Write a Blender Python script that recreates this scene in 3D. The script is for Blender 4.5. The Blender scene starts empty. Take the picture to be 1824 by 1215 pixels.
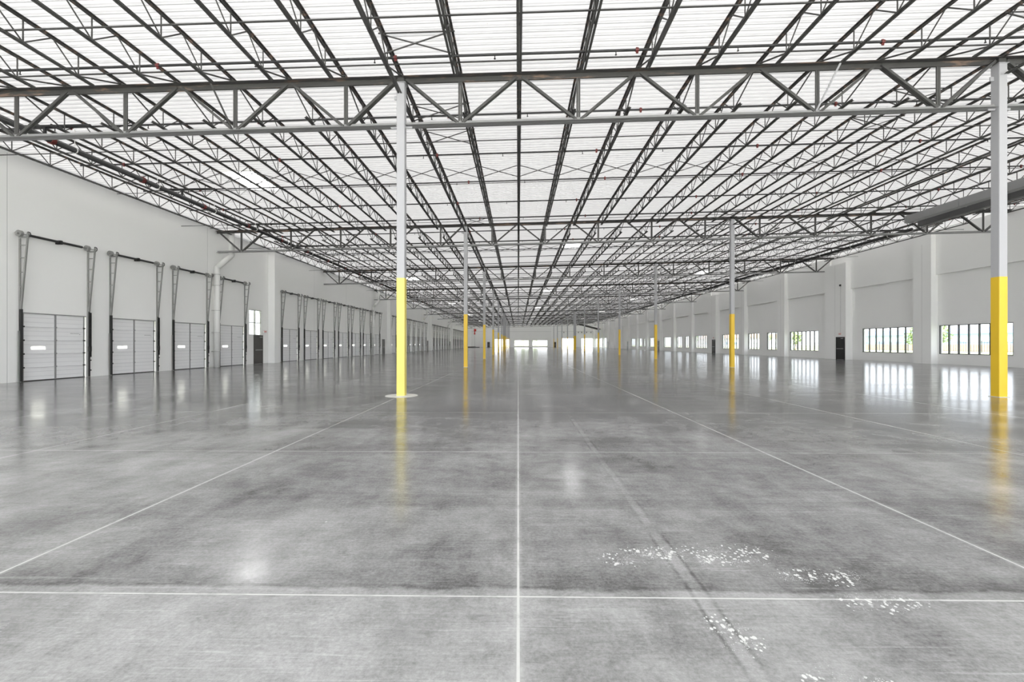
import bpy, math, random
from mathutils import Vector, Matrix

random.seed(7)
SC = bpy.context.scene
COL = SC.collection
R = math.radians

# ------------------------------------------------------------------ camera
F_PX = 760.0
cam_d = bpy.data.cameras.new('camera')
cam_d.sensor_width = 36.0
cam_d.lens = 36.0 * F_PX / 1824.0
cam_d.shift_y = 4.8 / 1824.0
cam_d.clip_start = 0.05
cam_d.clip_end = 1500
cam = bpy.data.objects.new('camera', cam_d)
COL.objects.link(cam)
cam.location = (0, 0, 1.5)
cam.rotation_euler = (R(90), 0, math.atan(11.0 / F_PX))
SC.camera = cam

# ------------------------------------------------------------------ light
SC.view_settings.view_transform = 'Standard'
SC.view_settings.look = 'None'
SC.view_settings.gamma = 1.0
SC.view_settings.use_curve_mapping = False
SC.view_settings.exposure = 2.86

world = bpy.data.worlds.new('overcast_sky')
SC.world = world
world.use_nodes = True
wn, wl = world.node_tree.nodes, world.node_tree.links
wn.clear()
w_out = wn.new('ShaderNodeOutputWorld')
w_bg = wn.new('ShaderNodeBackground')
w_bg.inputs['Color'].default_value = (0.955, 0.965, 1.0, 1)
w_bg.inputs['Strength'].default_value = 1.0
wl.new(w_bg.outputs[0], w_out.inputs[0])

sun_d = bpy.data.lights.new('sun', 'SUN')
sun_d.energy = 4.6
sun_d.angle = R(3)
sun_d.color = (1.0, 0.97, 0.93)
sun = bpy.data.objects.new('sun', sun_d)
COL.objects.link(sun)
sun.rotation_euler = Vector((0.34, 0.42, -0.72)).to_track_quat('-Z', 'Y').to_euler()

cy = SC.cycles
cy.use_denoising = True
try:
    cy.denoiser = 'OPENIMAGEDENOISE'
except Exception:
    pass
cy.max_bounces = 10
cy.diffuse_bounces = 6
cy.glossy_bounces = 4
cy.transmission_bounces = 6
cy.transparent_max_bounces = 8
cy.caustics_reflective = False
cy.caustics_refractive = False
cy.sample_clamp_indirect = 6.0

# ------------------------------------------------------------------ materials
class NT:
    """small node helper"""
    def __init__(s, name):
        s.m = bpy.data.materials.new(name)
        s.m.use_nodes = True
        s.n, s.l = s.m.node_tree.nodes, s.m.node_tree.links
        s.n.clear()
        s.out = s.n.new('ShaderNodeOutputMaterial')
    def put(s, sock, v):
        if hasattr(v, 'node'):
            s.l.new(v, sock)
        elif isinstance(v, (tuple, list)) and len(v) == 3 and sock.type == 'RGBA':
            sock.default_value = (*v, 1)
        else:
            sock.default_value = v
    def math(s, op, a, b=0.0, c=0.0, clamp=False):
        n = s.n.new('ShaderNodeMath'); n.operation = op; n.use_clamp = clamp
        s.put(n.inputs[0], a); s.put(n.inputs[1], b); s.put(n.inputs[2], c)
        return n.outputs[0]
    def step(s, v, a, b, x=0.0, y=1.0):
        n = s.n.new('ShaderNodeMapRange'); n.interpolation_type = 'SMOOTHSTEP'
        s.put(n.inputs[0], v)
        for i, k in enumerate((a, b, x, y)):
            s.put(n.inputs[i + 1], k)
        return n.outputs[0]
    def pos(s):
        g = s.n.new('ShaderNodeNewGeometry')
        return g.outputs['Position']
    def obj(s):
        g = s.n.new('ShaderNodeTexCoord')
        return g.outputs['Object']
    def xyz(s, v):
        n = s.n.new('ShaderNodeSeparateXYZ'); s.put(n.inputs[0], v)
        return n.outputs
    def scale(s, v, sc, rot=0.0, loc=(0, 0, 0)):
        n = s.n.new('ShaderNodeMapping'); s.put(n.inputs[0], v)
        n.inputs['Scale'].default_value = sc
        n.inputs['Rotation'].default_value = (0, 0, rot)
        n.inputs['Location'].default_value = loc
        return n.outputs[0]
    def noise(s, v, scale, detail=4, rough=0.55, dist=0.0):
        n = s.n.new('ShaderNodeTexNoise'); s.put(n.inputs['Vector'], v)
        n.inputs['Scale'].default_value = scale
        n.inputs['Detail'].default_value = detail
        n.inputs['Roughness'].default_value = rough
        n.inputs['Distortion'].default_value = dist
        return n.outputs['Fac']
    def voro(s, v, scale, feature='F1', out='Distance', rnd=1.0):
        n = s.n.new('ShaderNodeTexVoronoi'); n.feature = feature; s.put(n.inputs['Vector'], v)
        n.inputs['Scale'].default_value = scale
        n.inputs['Randomness'].default_value = rnd
        return n.outputs[out]
    def mix(s, f, a, b):
        n = s.n.new('ShaderNodeMix'); n.data_type = 'RGBA'
        s.put(n.inputs[0], f); s.put(n.inputs[6], a); s.put(n.inputs[7], b)
        return n.outputs[2]
    def rgb(s, v):
        n = s.n.new('ShaderNodeCombineColor')
        for i in range(3): s.put(n.inputs[i], v)
        return n.outputs[0]
    def bump(s, h, st=0.1, dist=0.01):
        n = s.n.new('ShaderNodeBump'); n.inputs['Strength'].default_value = st
        n.inputs['Distance'].default_value = dist; s.put(n.inputs['Height'], h)
        return n.outputs[0]
    def bsdf(s, color, rough=0.5, metal=0.0, spec=0.5, normal=None):
        p = s.n.new('ShaderNodeBsdfPrincipled')
        s.put(p.inputs['Base Color'], color); s.put(p.inputs['Roughness'], rough)
        s.put(p.inputs['Metallic'], metal); s.put(p.inputs['Specular IOR Level'], spec)
        if normal is not None: s.put(p.inputs['Normal'], normal)
        return p.outputs[0]
    def done(s, sh):
        s.l.new(sh, s.out.inputs[0]); return s.m

def srgb(r, g, b):
    f = lambda c: (c / 255 / 12.92) if c / 255 <= 0.04045 else ((c / 255 + 0.055) / 1.055) ** 2.4
    return (f(r), f(g), f(b))

def paint(name, col, rough=0.5, var=0.08, scale=1.5, metal=0.0, spec=0.5):
    t = NT(name)
    n = t.noise(t.obj(), scale, 5, 0.6)
    d = tuple(c * (1 - var) for c in col); u = tuple(min(1, c * (1 + var)) for c in col)
    return t.done(t.bsdf(t.mix(n, d, u), rough, metal, spec))

def make_floor():
    t = NT('polished_concrete')
    P = t.pos(); x, y, _ = t.xyz(P)
    lx = t.scale(P, (0.16, 0.55, 1))          # streaks across the hall
    ly = t.scale(P, (1.2, 0.22, 1), R(-8))    # streaks along the hall
    big = t.noise(P, 0.16, 5, 0.6, 0.6)
    st1 = t.noise(lx, 1.1, 9, 0.66, 1.0)
    st2 = t.noise(ly, 0.9, 8, 0.62, 0.8)
    cloud = t.noise(P, 1.15, 10, 0.68, 0.5)
    fine = t.noise(P, 42, 9, 0.8)
    trow = t.noise(t.scale(P, (3, 40, 1), R(14)), 1.0, 5, 0.7, 1.5)
    v = t.math('MULTIPLY', t.math('SUBTRACT', big, 0.5), 0.55)
    v = t.math('ADD', v, t.math('MULTIPLY', t.math('SUBTRACT', st1, 0.5), 0.95))
    v = t.math('ADD', v, t.math('MULTIPLY', t.math('SUBTRACT', st2, 0.5), 0.70))
    v = t.math('ADD', v, t.math('MULTIPLY', t.math('SUBTRACT', cloud, 0.5), 0.72))
    v = t.math('ADD', v, t.math('MULTIPLY', t.math('SUBTRACT', fine, 0.5), 0.95))
    v = t.math('ADD', v, t.math('MULTIPLY', t.math('SUBTRACT', trow, 0.5), 0.34))
    med = t.noise(P, 5.5, 9, 0.72, 0.4)
    v = t.math('ADD', v, t.math('MULTIPLY', t.math('SUBTRACT', med, 0.5), 0.55))
    for rot, amt in ((12, 0.16), (-24, 0.12), (78, 0.10)):
        sc_ = t.noise(t.scale(P, (0.9, 46, 1), R(rot)), 1.0, 4, 0.6, 0.8)
        v = t.math('ADD', v, t.math('MULTIPLY', t.step(sc_, 0.60, 0.72), amt))
    # nearest pour paler; tone ramps greyer down the hall and paler to the left
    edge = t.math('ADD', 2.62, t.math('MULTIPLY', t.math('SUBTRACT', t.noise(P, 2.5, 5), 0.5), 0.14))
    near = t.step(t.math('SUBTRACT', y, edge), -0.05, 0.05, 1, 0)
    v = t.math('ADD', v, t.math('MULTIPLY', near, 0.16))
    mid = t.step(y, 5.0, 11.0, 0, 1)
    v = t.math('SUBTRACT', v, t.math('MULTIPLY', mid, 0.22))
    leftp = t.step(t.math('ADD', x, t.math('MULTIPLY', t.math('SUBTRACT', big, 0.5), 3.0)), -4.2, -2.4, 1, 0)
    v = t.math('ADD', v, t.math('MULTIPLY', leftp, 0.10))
    # dirt along the pour edge
    de = t.math('ABSOLUTE', t.math('SUBTRACT', y, edge))
    v = t.math('SUBTRACT', v, t.math('MULTIPLY', t.step(de, 0.0, 0.035, 1, 0), t.math('MULTIPLY', t.noise(P, 3, 4), 0.34)))
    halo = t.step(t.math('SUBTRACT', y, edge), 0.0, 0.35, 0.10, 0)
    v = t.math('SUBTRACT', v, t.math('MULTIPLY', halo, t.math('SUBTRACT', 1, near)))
    # scrape track running along the hall
    tx = t.math('ADD', 1.08, t.math('MULTIPLY', t.math('SUBTRACT', t.noise(P, 1.2, 3), 0.5), 0.06))
    dt = t.math('ABSOLUTE', t.math('SUBTRACT', x, tx))
    trk = t.step(dt, 0.02, 0.04, 1, 0)
    v = t.math('ADD', v, t.math('MULTIPLY', trk, t.math('MULTIPLY', t.noise(P, 1.1, 4), 0.14)))
    dt2 = t.math('ABSOLUTE', t.math('SUBTRACT', dt, 0.05))
    v = t.math('SUBTRACT', v, t.math('MULTIPLY', t.step(dt2, 0.0, 0.02, 1, 0), t.math('MULTIPLY', t.step(t.noise(P, 1.4, 5), 0.42, 0.62), 0.22)))
    # tyre arcs
    for (cx_, cy_, rad, wid, amt) in ((-2.2, 3.6, 4.2, 0.14, 0.10), (-3.0, 3.4, 4.2, 0.12, 0.08), (6.0, 9.5, 7.5, 0.16, 0.08)):
        dx = t.math('SUBTRACT', x, cx_); dy = t.math('SUBTRACT', y, cy_)
        rr = t.math('SQRT', t.math('ADD', t.math('MULTIPLY', dx, dx), t.math('MULTIPLY', dy, dy)))
        a = t.step(t.math('ABSOLUTE', t.math('SUBTRACT', rr, rad)), wid * 0.4, wid, 1, 0)
        v = t.math('SUBTRACT', v, t.math('MULTIPLY', a, t.math('MULTIPLY', t.noise(P, 0.8, 3), amt)))
    val = t.math('ADD', t.math('MULTIPLY', v, 0.50), 0.205)
    val = t.math('MAXIMUM', t.math('MINIMUM', val, 0.72), 0.055)
    base = t.mix(t.noise(P, 0.35, 4), t.rgb(val), t.mix(0.10, t.rgb(val), (0.62, 0.60, 0.57)))
    # sawcut joints, filled pale
    def lines(c, x0, p, w, fall):
        f = t.math('FRACT', t.math('ADD', t.math('DIVIDE', t.math('SUBTRACT', c, x0), p), 0.5))
        d = t.math('MULTIPLY', t.math('ABSOLUTE', t.math('SUBTRACT', f, 0.5)), p)
        return t.step(d, w, w + fall, 1, 0), d
    j1, d1 = lines(x, 0.0, 3.388, 0.0055, 0.004)
    j2, d2 = lines(y, 2.53, 3.38, 0.0045, 0.003)
    wear = t.step(t.noise(P, 5, 4), 0.30, 0.52, 0.45, 1)
    jm = t.math('MULTIPLY', t.math('MAXIMUM', j1, j2), wear)
    inside = t.step(t.math('ABSOLUTE', x), 10, 14, 1, 0.35)
    jm = t.math('MULTIPLY', jm, inside)
    scuff = t.math('MULTIPLY', t.step(d1, 0.01, 0.04, 0.30, 0), t.noise(P, 9, 5))
    base = t.mix(scuff, base, (0.66, 0.66, 0.64))
    base = t.mix(jm, base, (0.60, 0.60, 0.585))
    # dropped paint
    def blob(cx_, cy_, rx, ry):
        dx = t.math('DIVIDE', t.math('SUBTRACT', x, cx_), rx); dy = t.math('DIVIDE', t.math('SUBTRACT', y, cy_), ry)
        rr = t.math('ADD', t.math('MULTIPLY', dx, dx), t.math('MULTIPLY', dy, dy))
        return t.step(rr, 0.2, 1.0, 1, 0)
    m = blob(0.95, 3.02, 0.40, 0.20)
    for b in ((1.45, 3.05, 0.55, 0.22), (1.95, 2.78, 0.45, 0.16), (2.1, 2.5, 0.35, 0.14), (1.12, 2.22, 0.18, 0.22), (1.42, 1.93, 0.22, 0.10), (1.62, 1.86, 0.20, 0.10), (0.72, 2.98, 0.2, 0.14)):
        m = t.math('MAXIMUM', m, blob(*b))
    dv = t.voro(t.scale(P, (1, 0.8, 1)), 36)
    siz = t.math('MULTIPLY', m, t.math('MULTIPLY', t.noise(P, 7, 2), 0.74))
    spl = t.step(t.math('SUBTRACT', siz, dv), 0.0, 0.06, 0, 0.85)
    base = t.mix(t.math('MULTIPLY', spl, t.step(t.noise(P, 4, 2), 0.42, 0.5)), base, (0.72, 0.72, 0.71))
    dv2 = t.voro(t.scale(P, (1, 0.8, 1)), 85)
    spl2 = t.step(t.math('SUBTRACT', t.math('MULTIPLY', siz, 0.75), dv2), 0.0, 0.08, 0, 0.7)
    base = t.mix(t.math('MULTIPLY', spl2, t.step(t.noise(P, 6, 3), 0.44, 0.54)), base, (0.70, 0.70, 0.69))
    # odd pale specks everywhere
    dsp = t.voro(P, 2.1)
    sp = t.step(dsp, 0.012, 0.03, 0.6, 0)
    base = t.mix(t.math('MULTIPLY', sp, t.step(t.noise(P, 0.7, 2), 0.5, 0.6)), base, (0.82, 0.82, 0.8))
    ro = t.math('ADD', 0.08, t.math('MULTIPLY', t.noise(lx, 3.0, 6, 0.6), 0.16))
    ro = t.math('ADD', ro, t.math('MULTIPLY', near, 0.10))
    nb = t.bump(t.math('ADD', t.noise(t.scale(P, (0.25, 1.6, 1)), 1.3, 3), t.math('MULTIPLY', fine, 0.02)), 0.05, 0.012)
    return t.done(t.bsdf(base, ro, 0, 0.5, nb))

def make_deck():
    t = NT('white_translucent_deck')
    P = t.pos()
    n = t.noise(t.scale(P, (0.3, 0.05, 1)), 0.8, 4)
    n2 = t.noise(t.scale(P, (0.5, 7, 1)), 1.0, 3)
    c = t.mix(t.math('MULTIPLY', t.math('ADD', n, n2), 0.5), (0.52, 0.52, 0.52), (0.60, 0.60, 0.595))
    spots = t.step(t.voro(P, 1.3), 0.015, 0.03, 0.55, 0)
    c = t.mix(spots, c, (0.25, 0.23, 0.2))
    d = t.n.new('ShaderNodeBsdfDiffuse'); t.put(d.inputs[0], c)
    r = t.n.new('ShaderNodeBsdfTranslucent'); t.put(r.inputs[0], t.mix(t.math('MULTIPLY', spots, 0.8), t.mix(n2, (0.90, 0.90, 0.90), (0.97, 0.97, 0.965)), (0.3, 0.28, 0.25)))
    mx = t.n.new('ShaderNodeMixShader'); mx.inputs[0].default_value = 0.057  # translucency added to a solid metal deck so daylight brightens ceiling and hall
    t.l.new(d.outputs[0], mx.inputs[1]); t.l.new(r.outputs[0], mx.inputs[2])
    return t.done(mx.outputs[0])

def make_diffuser(name, col, f=0.85):
    t = NT(name)
    n = t.noise(t.obj(), 3.0, 2)
    c = t.mix(n, tuple(k * 0.96 for k in col), col)
    d = t.n.new('ShaderNodeBsdfDiffuse'); t.put(d.inputs[0], c)
    r = t.n.new('ShaderNodeBsdfTranslucent'); t.put(r.inputs[0], c)
    mx = t.n.new('ShaderNodeMixShader'); mx.inputs[0].default_value = f
    t.l.new(d.outputs[0], mx.inputs[1]); t.l.new(r.outputs[0], mx.inputs[2])
    return t.done(mx.outputs[0])

def make_glass(name, tint):
    t = NT(name)
    lw = t.n.new('ShaderNodeLayerWeight'); lw.inputs[0].default_value = 0.5
    fr = t.math('ADD', 0.05, t.math('MULTIPLY', t.math('POWER', lw.outputs['Facing'], 5.0), 0.6))
    tr = t.n.new('ShaderNodeBsdfTransparent'); tr.inputs[0].default_value = (*tint, 1)
    gl = t.n.new('ShaderNodeBsdfGlossy'); gl.inputs['Roughness'].default_value = 0.02
    mx = t.n.new('ShaderNodeMixShader')
    f = t.math('MULTIPLY', fr, t.math('ADD', 0.9, t.math('MULTIPLY', t.noise(t.obj(), 2.0, 2), 0.1)))
    t.l.new(f, mx.inputs[0]); t.l.new(tr.outputs[0], mx.inputs[1]); t.l.new(gl.outputs[0], mx.inputs[2])
    return t.done(mx.outputs[0])

def make_rusty():
    t = NT('grey_primer_with_rust')
    P = t.pos()
    n = t.noise(t.scale(P, (0.9, 6, 6)), 1.0, 6, 0.65)
    m = t.step(n, 0.52, 0.66)
    return t.done(t.bsdf(t.mix(m, (0.085, 0.083, 0.08), (0.27, 0.19, 0.145)), 0.6, 0, 0.3))

M = {}
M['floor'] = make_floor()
M['deck'] = make_deck()
M['wall'] = paint('white_wall_paint', (0.92, 0.92, 0.905), 0.7, 0.025, 0.35, spec=0.25)
M['wall_grey'] = paint('pale_grey_wall_paint', (0.92, 0.92, 0.905), 0.7, 0.03, 0.35, spec=0.25)
M['seam'] = paint('grey_sealant', (0.55, 0.55, 0.54), 0.8)
M['steel'] = paint('grey_primed_steel', (0.085, 0.084, 0.081), 0.55, 0.18, 2.0, spec=0.35)
M['steel_floor_lit'] = paint('floor_lit_grey_steel', (0.27, 0.27, 0.27), 0.45, 0.12, 2.0, spec=0.5)  # bottom chords: light reflected off the floor put into a paler steel
M['rusty'] = make_rusty()
M['black_pipe'] = paint('black_steel_pipe', (0.03, 0.03, 0.031), 0.45, 0.2, 3, spec=0.4)
M['red'] = paint('red_iron_coupling', (0.15, 0.028, 0.025), 0.5, 0.2, 6)
M['red_bright'] = paint('red_paint', (0.62, 0.05, 0.04), 0.45, 0.1, 3)
M['column'] = paint('light_grey_column_paint', (0.45, 0.45, 0.465), 0.5, 0.05, 1.0, spec=0.4)
M['yellow'] = paint('golden_yellow_paint', (0.86, 0.56, 0.03), 0.42, 0.05, 1.0)
M['lemon'] = paint('overexposed_yellow_paint', (0.80, 0.67, 0.16), 0.42, 0.04, 1.0)  # first left column: its overexposure put into a paler yellow
M['galv'] = paint('galvanised_steel', (0.36, 0.36, 0.355), 0.4, 0.15, 5, metal=0.35)
M['rail'] = paint('grey_track_steel', (0.30, 0.30, 0.29), 0.45, 0.15, 4, metal=0.2)
M['door_white'] = paint('white_door_enamel', (0.88, 0.88, 0.885), 0.42, 0.03, 1.2)
M['door_rib'] = paint('pressed_door_rib', (0.72, 0.72, 0.73), 0.45, 0.03, 1.2)
M['stile'] = paint('door_stile_steel', (0.33, 0.33, 0.33), 0.4, 0.1, 3, metal=0.2)
M['black'] = paint('black_paint', (0.018, 0.018, 0.018), 0.4, 0.2, 4)
M['dark_door'] = paint('dark_door_enamel', (0.07, 0.065, 0.06), 0.4, 0.12, 2)
M['black_door'] = paint('black_door_enamel', (0.012, 0.012, 0.013), 0.35, 0.2, 2)
M['frame'] = paint('dark_window_frame', (0.05, 0.05, 0.052), 0.4, 0.15, 3)
M['white_pipe'] = paint('white_pipe_paint', (0.80, 0.80, 0.78), 0.45, 0.03, 2)
M['pad'] = paint('pale_infill_concrete', (0.66, 0.66, 0.64), 0.55, 0.08, 6)
M['duct'] = paint('grey_sheet_steel', (0.30, 0.30, 0.30), 0.5, 0.08, 1.0)
M['duct_dark'] = paint('dark_sheet_steel', (0.10, 0.10, 0.10), 0.5, 0.12, 1.0)
M['skylight'] = make_diffuser('skylight_acrylic', (0.96, 0.97, 0.98), 0.92)
M['lite'] = make_diffuser('frosted_door_light', (0.97, 0.97, 0.97), 0.95)
M['blind'] = make_diffuser('white_blind', (0.80, 0.80, 0.80), 0.35)
M['glass'] = make_glass('tinted_glass', (0.68, 0.70, 0.71))
M['clear'] = make_glass('clear_glass', (0.95, 0.96, 0.96))
M['sign_white'] = paint('white_sign_plate', (0.8, 0.78, 0.76), 0.4, 0.03)
M['grass'] = paint('dry_pale_grass', (0.34, 0.37, 0.22), 0.9, 0.25, 0.15)
M['road'] = paint('pale_asphalt', (0.46, 0.46, 0.46), 0.85, 0.1, 0.3)
M['bounce_apron'] = paint('light_bouncing_concrete', (0.55, 0.545, 0.53), 0.85, 0.05, 0.3)
M['leaf'] = paint('leaf_green', (0.28, 0.36, 0.17), 0.8, 0.35, 1.5)
M['bark'] = paint('bark', (0.18, 0.14, 0.10), 0.9, 0.2, 3)
M['teal'] = paint('teal_cladding', (0.42, 0.66, 0.70), 0.6, 0.06, 0.1)
M['blue_roof'] = paint('blue_metal_roof', (0.22, 0.32, 0.50), 0.5, 0.06, 0.1)
M['offwhite'] = paint('offwhite_cladding', (0.72, 0.74, 0.77), 0.6, 0.05, 0.1)
M['brown'] = paint('brown_timber', (0.42, 0.30, 0.22), 0.7, 0.15, 0.6)

# ------------------------------------------------------------------ mesh building
class MB:
    def __init__(s):
        s.v, s.f = [], []
    def prism(s, p, q, poly, up=(0, 0, 1)):
        """extrude a closed 2-D outline (side, up) from p to q"""
        p, q = Vector(p), Vector(q); d = (q - p)
        if d.length < 1e-9: return s
        d.normalize(); u = Vector(up)
        if abs(d.dot(u)) > 0.999: u = Vector((0, 1, 0))
        sd = d.cross(u).normalized(); u = sd.cross(d).normalized()
        n = len(poly); b = len(s.v)
        for e in (p, q):
            for (a, c) in poly:
                s.v.append(tuple(e + sd * a + u * c))
        for i in range(n):
            j = (i + 1) % n
            s.f.append((b + i, b + j, b + n + j, b + n + i))
        s.f.append(tuple(b + i for i in reversed(range(n))))
        s.f.append(tuple(b + n + i for i in range(n)))
        return s
    def bar(s, p, q, w, h, up=(0, 0, 1)):
        return s.prism(p, q, [(-w / 2, -h / 2), (w / 2, -h / 2), (w / 2, h / 2), (-w / 2, h / 2)], up)
    def angle(s, p, q, leg, th, side, flip=1, up=(0, 0, 1)):
        """L section: vertical leg next to the centre line, horizontal leg outwards (side = +-1), at the top (flip=1) or bottom (-1)"""
        g = 0.012
        poly = [(g, 0), (g + leg, 0), (g + leg, -th), (g + th, -th), (g + th, -leg), (g, -leg)]
        poly = [(a * side, c * flip) for a, c in poly]
        if side * flip > 0: poly.reverse()
        return s.prism(p, q, poly, up)
    def tube(s, p, q, r, n=8, r2=None, up=(0, 0, 1)):
        r2 = r if r2 is None else r2
        p, q = Vector(p), Vector(q); d = (q - p).normalized(); u = Vector(up)
        if abs(d.dot(u)) > 0.999: u = Vector((0, 1, 0))
        sd = d.cross(u).normalized(); u = sd.cross(d)
        b = len(s.v)
        for e, rr in ((p, r), (q, r2)):
            for i in range(n):
                a = 2 * math.pi * i / n
                s.v.append(tuple(e + sd * rr * math.cos(a) + u * rr * math.sin(a)))
        for i in range(n):
            j = (i + 1) % n
            s.f.append((b + i, b + j, b + n + j, b + n + i))
        s.f.append(tuple(b + i for i in reversed(range(n))))
        s.f.append(tuple(b + n + i for i in range(n)))
        return s
    def path(s, pts, r, n=10):
        for i in range(len(pts) - 1):
            s.tube(pts[i], pts[i + 1], r, n)
        for p in pts[1:-1]:
            s.ball(p, r * 1.01, n)
        return s
    def ball(s, c, r, n=8, sz=1.0):
        b = len(s.v); m = max(4, n // 2); c = Vector(c)
        s.v.append(tuple(c + Vector((0, 0, -r * sz))))
        for k in range(1, m):
            ph = -math.pi / 2 + math.pi * k / m
            for i in range(n):
                a = 2 * math.pi * i / n
                s.v.append(tuple(c + Vector((r * math.cos(ph) * math.cos(a), r * math.cos(ph) * math.sin(a), r * sz * math.sin(ph)))))
        s.v.append(tuple(c + Vector((0, 0, r * sz))))
        t = len(s.v) - 1
        for i in range(n):
            j = (i + 1) % n
            s.f.append((b, b + 1 + j, b + 1 + i))
            for k in range(m - 2):
                o = b + 1 + k * n
                s.f.append((o + i, o + j, o + n + j, o + n + i))
            o = b + 1 + (m - 2) * n
            s.f.append((o + i, o + j, t))
        return s
    def box(s, x0, x1, y0, y1, z0, z1):
        b = len(s.v)
        for z in (z0, z1):
            s.v += [(x0, y0, z), (x1, y0, z), (x1, y1, z), (x0, y1, z)]
        s.f += [(b, b + 3, b + 2, b + 1), (b + 4, b + 5, b + 6, b + 7), (b, b + 1, b + 5, b + 4), (b + 1, b + 2, b + 6, b + 5), (b + 2, b + 3, b + 7, b + 6), (b + 3, b, b + 4, b + 7)]
        return s
    def add(s, o, off=(0, 0, 0)):
        b = len(s.v)
        s.v += [(a + off[0], c + off[1], d + off[2]) for a, c, d in o.v]
        s.f += [tuple(i + b for i in f) for f in o.f]
        return s
    def mesh(s, name, mat, smooth=False):
        me = bpy.data.meshes.new(name)
        me.from_pydata(s.v, [], s.f); me.materials.append(mat)
        if smooth:
            me.polygons.foreach_set('use_smooth', [True] * len(me.polygons))
        me.update()
        return me

KIDS = {}
def link(o, parent=None):
    COL.objects.link(o)
    if parent is not None:
        o.parent = parent
        KIDS.setdefault(parent, []).append(o)
    return o
def part(name, mb, mat, parent=None, smooth=False, loc=None):
    me = mb if isinstance(mb, bpy.types.Mesh) else mb.mesh(name, mat, smooth)
    o = bpy.data.objects.new(name, me)
    if loc: o.location = loc
    return link(o, parent)
def tag(o, label=None, cat=None, group=None, kind=None):
    for k, v in (('label', label), ('category', cat), ('group', group), ('kind', kind)):
        if v: o[k] = v
    return o
def empty(name, loc=(0, 0, 0), rz=0.0):
    o = bpy.data.objects.new(name, None); o.location = loc; o.rotation_euler = (0, 0, rz)
    o.empty_display_size = 0.2
    return link(o)
def dup(o, parent=None):
    c = o.copy()
    link(c, parent)
    for k in list(KIDS.get(o, [])):
        dup(k, c)
    return c

ORD = ['zeroth', 'first', 'second', 'third', 'fourth', 'fifth', 'sixth', 'seventh', 'eighth', 'ninth', 'tenth', 'eleventh', 'twelfth', 'thirteenth', 'fourteenth', 'fifteenth', 'sixteenth', 'seventeenth', 'eighteenth', 'nineteenth', 'twentieth']
def nth(n):
    if n <= 20: return ORD[n]
    tens = {2: 'twenty', 3: 'thirty', 4: 'forty', 5: 'fifty', 6: 'sixty'}[n // 10]
    if n % 10 == 0: return tens[:-1] + 'ieth'
    return tens + '-' + ORD[n % 10]

# ------------------------------------------------------------------ the hall's measures (metres)
XL, XR = -19.5, 31.2
XC1, XC2 = -3.36, 13.58
Y0, BAY = 12.25, 15.05
YF, YB = -7.0, Y0 + 11 * BAY
SL = 0.0232
def zdeck(x): return 9.30 + SL * x
def ztop(x): return zdeck(x) - 0.09
def gy(k): return Y0 + BAY * k

SP = ((XC1 - XL) / 10, (XC2 - XC1) / 10, (XR - XC2) / 10)
JX = [XL + SP[0] * i for i in range(1, 10)] + [XC1] + [XC1 + SP[1] * i for i in range(1, 10)] + [XC2] + [XC2 + SP[2] * i for i in range(1, 10)]

def wall_mesh(axis, a0, a1, z0, z1, t0, t1, holes):
    """a wall with openings; axis 'y' runs along Y (t = X range), 'x' along X (t = Y range); holes (a0, a1, z0, z1)"""
    mb = MB()
    cuts = sorted({a0, a1, *[h[0] for h in holes], *[h[1] for h in holes]})
    for i in range(len(cuts) - 1):
        p, q = cuts[i], cuts[i + 1]
        hs = sorted([(h[2], h[3]) for h in holes if h[0] <= p + 1e-6 and h[1] >= q - 1e-6])
        z = z0; seg = []
        for (b, c) in hs:
            if b > z + 1e-6: seg.append((z, b))
            z = max(z, c)
        if z < z1 - 1e-6: seg.append((z, z1))
        for (b, c) in seg:
            if axis == 'y': mb.box(t0, t1, p, q, b, c)
            else: mb.box(p, q, t0, t1, b, c)
    return mb

# ------------------------------------------------------------------ openings
U = 1.5
dock_groups = [[16.46 + 3.69 * i for i in range(4)]] + [[34.9 + 30.1 * g + 3.69 * i for i in range(7)] for g in range(4)]
DW, DH = 2.5, 2.72
man_left = [31.25, 61.0, 91.1, 121.2]
left_holes = [(y, y + DW, 0, DH) for g in dock_groups for y in g]
LWIN = (30.65, 32.15, 2.12, 4.0)
left_holes.append(LWIN)

def right_windows():
    out = []
    p0, per = 32.9, 8.745
    out.append((27.35, 32.1, 7))
    out.append((34.2, 39.15, 7))
    for i in range(1, 10):
        a, b = p0 + per * i, p0 + per * (i + 1)
        k = (i - 1) % 3
        if k == 0: out.append((a + 3.2, a + 7.85, 7))
        elif k == 1: out += [(a + 1.0, a + 3.6, 3), (a + 5.3, a + 8.0, 4)]
        else: out.append((a + 1.75, a + 6.6, 7))
    return [w for w in out if w[1] < 146]
RW = right_windows()
RZ0, RZ1 = 0.74, 2.86
right_big = [(149.0, 156.0), (159.0, 174.5)]
right_holes = [(a, b, RZ0, RZ1) for a, b, _ in RW] + [(a, b, 0.05, 3.6) for a, b in right_big]
back_win = [(-1.65, 4.44, 0.57, 2.9), (6.0, 12.15, 0.57, 2.9)]
back_big = [(-9.8, -3.7, 0.05, 3.4), (18.0, 23.2, 0.05, 3.7), (26.3, 31.0, 0.05, 3.7)]
front_win = [(-19.2 + 8.3 * i, -11.2 + 8.3 * i, 0.15, 8.3) for i in range(6)]

# ------------------------------------------------------------------ shell
fl = MB().box(XL - 0.3, XR + 0.3, YF - 0.3, YB + 0.3, -0.30, 0.0)
tag(part('floor', fl, M['floor']), 'polished grey concrete warehouse floor with pale joint lines', 'floor', kind='structure')

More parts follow.
